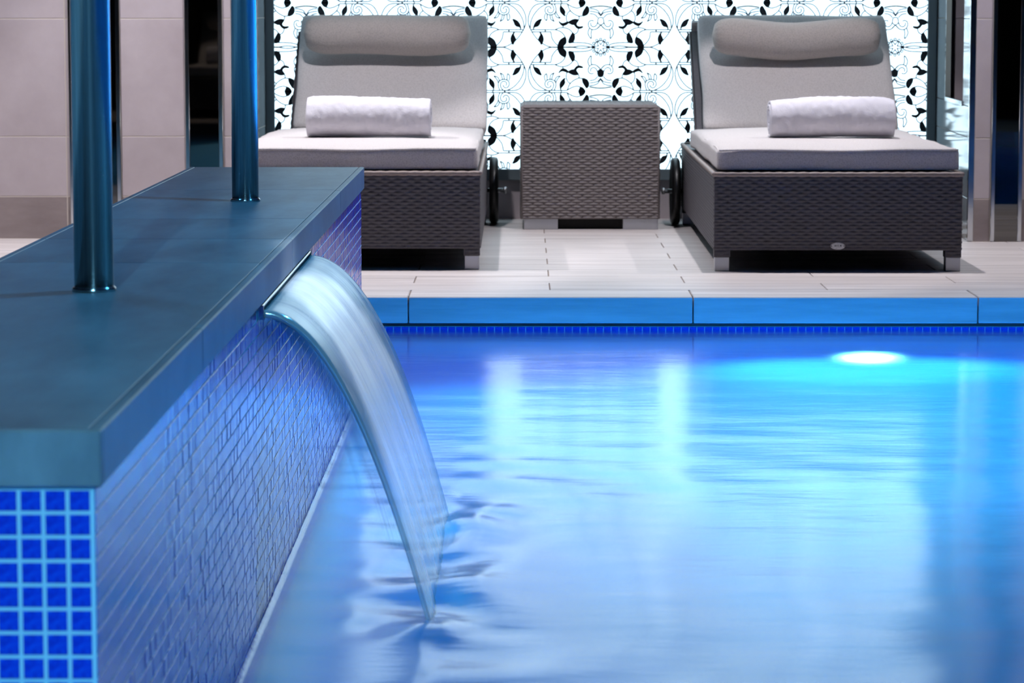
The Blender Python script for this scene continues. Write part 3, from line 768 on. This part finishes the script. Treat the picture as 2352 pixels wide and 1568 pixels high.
# ---- bolsters
def bolster(name, Ln, R_, loc, label, seed, sag=.013):
    n, ns = 40, 44; mb = MB(); rings = []
    for i in range(ns + 1):
        s = -1 + 2 * i / ns; s = math.copysign(abs(s) ** .8, s)
        prof = (1 - abs(s) ** 9) ** (1 / 2.4) if abs(s) < 1 else 0
        rr = R_ * (.93 + .05 * noise.noise(Vector((s * 1.7, seed, 0))) + .05 * s * s) * max(prof, .02)
        x = s * Ln / 2
        for k in range(n):
            a = 2 * PI * k / n
            wr = 1 + .09 * math.sin(a * 15 + seed) * max(0, abs(s) - .86) / .14 + .02 * noise.noise(Vector((s * 3, math.cos(a), math.sin(a) + seed)))
            yy, zz = rr * math.cos(a) * .95 * wr, rr * math.sin(a) * 1.03 * wr
            rings.append((x, yy, zz - sag * (1 - s * s) * (1 + .5 * math.sin(s * 4 + seed))))
    fs = [(i * n + k, i * n + (k + 1) % n, (i + 1) * n + (k + 1) % n, (i + 1) * n + k) for i in range(ns) for k in range(n)]
    mb.add(rings, fs + [tuple(range(n))[::-1], tuple(ns * n + k for k in range(n))])
    e = mb.build(name, 'fabric_dk', None, True, loc); tag(e, label, 'pillow', 'bolster pillows')
    return e
bolster('bolster_pillow', .578, .0665, (.936, 10.169, .652), 'grey bolster pillow near the top of the right lounger back', 2.0)
bolster('bolster_pillow', .576, .0690, (-.4645, 10.222, .660), 'grey bolster pillow near the top of the left lounger back', 5.5, .008)
bolster('bolster_pillow', .576, .0690, (-2.02 - .03, -1.0 - 1.753, .652), 'grey bolster pillow on the lounger seen in the mirror strips', 8.1)

# ---- rolled towels
def towel(loc, Ln, R_, label, seed, rz=0, bulge=.006):
    e = empty('rolled_towel', loc, rz); tag(e, label, 'towel', 'rolled towels')
    turns, n, ns = 4.0, 48, 80; th = .0125
    total = int(turns * n); prof = []
    for i in range(total + 1):
        a = 2 * PI * i / n; r = R_ - (turns - i / n) * th * .98
        prof.append((a, max(r, .006)))
    a0 = -2 * PI * turns - PI * .42
    mb = MB()
    def pos(i, s, off, edge):
        a, r = prof[i]; r = r + off
        x = s * Ln / 2
        q = noise.noise(Vector((s * 1.6 + seed, math.cos(a), math.sin(a))))
        fz = noise.noise(Vector((x * 75 + seed, a * R_ * 75, seed)))
        rr = r * (1 + .09 * q) + .0030 * fz * (1 if i > total - n - 2 else .3)
        aa = a + a0
        y, z = rr * math.cos(aa), rr * math.sin(aa) * .93
        z += bulge * math.sin(s * 2.2 + seed) * max(0, z) / R_
        x += .004 * noise.noise(Vector((a * .6, seed, s))) * abs(s)
        return (x, y, max(z, -R_ * .90))
    for side in (1, 0):
        off = th * .46 if side else -th * .46
        mb.grid(lambda u, v: pos(int(round(u * total)), -1 + 2 * v, off * (1 - .5 * max(0, abs(-1 + 2 * v) - .9) / .1), 0), total, ns)
    W_ = total + 1; nb = W_ * (ns + 1)
    mb.f = mb.f[:total * ns] + [tuple(reversed(q)) for q in mb.f[total * ns:]]
    ring = list(range(W_)) + [j * W_ + total for j in range(1, ns + 1)] + [ns * W_ + i for i in range(total - 1, -1, -1)] + [j * W_ for j in range(ns - 1, 0, -1)]
    for i in range(len(ring)): a, b = ring[i], ring[(i + 1) % len(ring)]; mb.f.append((a, a + nb, b + nb, b))
    mb.build('towel_roll', 'towel', e, True, (0, 0, R_ * .90)); return e
towel((.931, 8.965, .3600), .376, .0640, 'white rolled towel on the right lounger seat', 1.3, math.radians(1.5), .008)
towel((-.464, 8.99, .3600), .374, .0650, 'white rolled towel on the left lounger seat', 6.2, math.radians(-1), -.003)
towel((-2.02, -1.0 - .55, .3600), .374, .0650, 'white rolled towel on the lounger seen in the mirror strips', 3.2)

# ---- side table
st = empty('side_table', (.2296, 10.020, 0)); tag(st, 'grey woven cube side table between the two loungers', 'side table')
TW, TD, TZ0, TZ1 = .466, .44, .036, .420
weave(MB(), (-TW / 2, 0, TZ0), (1, 0, 0), (0, 0, 1), TW, TZ1 - TZ0 - .004, (0, -1, 0), dep=.0050).build('front_panel', 'wicker', st, True)
weave(MB(), (TW / 2, 0, TZ0), (0, 1, 0), (0, 0, 1), TD, TZ1 - TZ0 - .004, (1, 0, 0), dep=.0050).build('side_panel', 'wicker', st, True)
weave(MB(), (-TW / 2, TD, TZ0), (0, -1, 0), (0, 0, 1), TD, TZ1 - TZ0 - .004, (-1, 0, 0), dep=.0050).build('side_panel', 'wicker', st, True)
weave(MB(), (TW / 2, TD, TZ0), (-1, 0, 0), (0, 0, 1), TW, TZ1 - TZ0 - .004, (0, 1, 0), dep=.0050).build('rear_panel', 'wicker', st, True)
tp = MB().box(-TW / 2, TW / 2, 0, TD, TZ1 - .010, TZ1, .006); tp.build('top_edge', 'wicker', st)
weave(MB(), (-TW / 2 + .006, .006, TZ1 + .0002), (1, 0, 0), (0, 1, 0), TW - .012, TD - .012, (0, 0, 1), dep=.003).build('table_top', 'wicker', st, True)
for x in (-TW / 2 + .003, TW / 2 - .003):
    MB().tube([(x, .003, TZ0), (x, .003, TZ1 - .006)], .006, 8).build('corner_strand', 'wicker', st, True)
bar('plinth', 'black', st, -TW / 2 + .03, TW / 2 - .03, .030, TD - .02, .0005, TZ0)
for x0, x1 in ((-TW / 2 + .008, -TW / 2 + .124), (TW / 2 - .122, TW / 2 - .003)):
    for y0, y1 in ((.004, .03), (TD - .03, TD - .004)): bar('foot', 'foot', st, x0, x1, y0, y1, 0, TZ0 + .001, .0015)
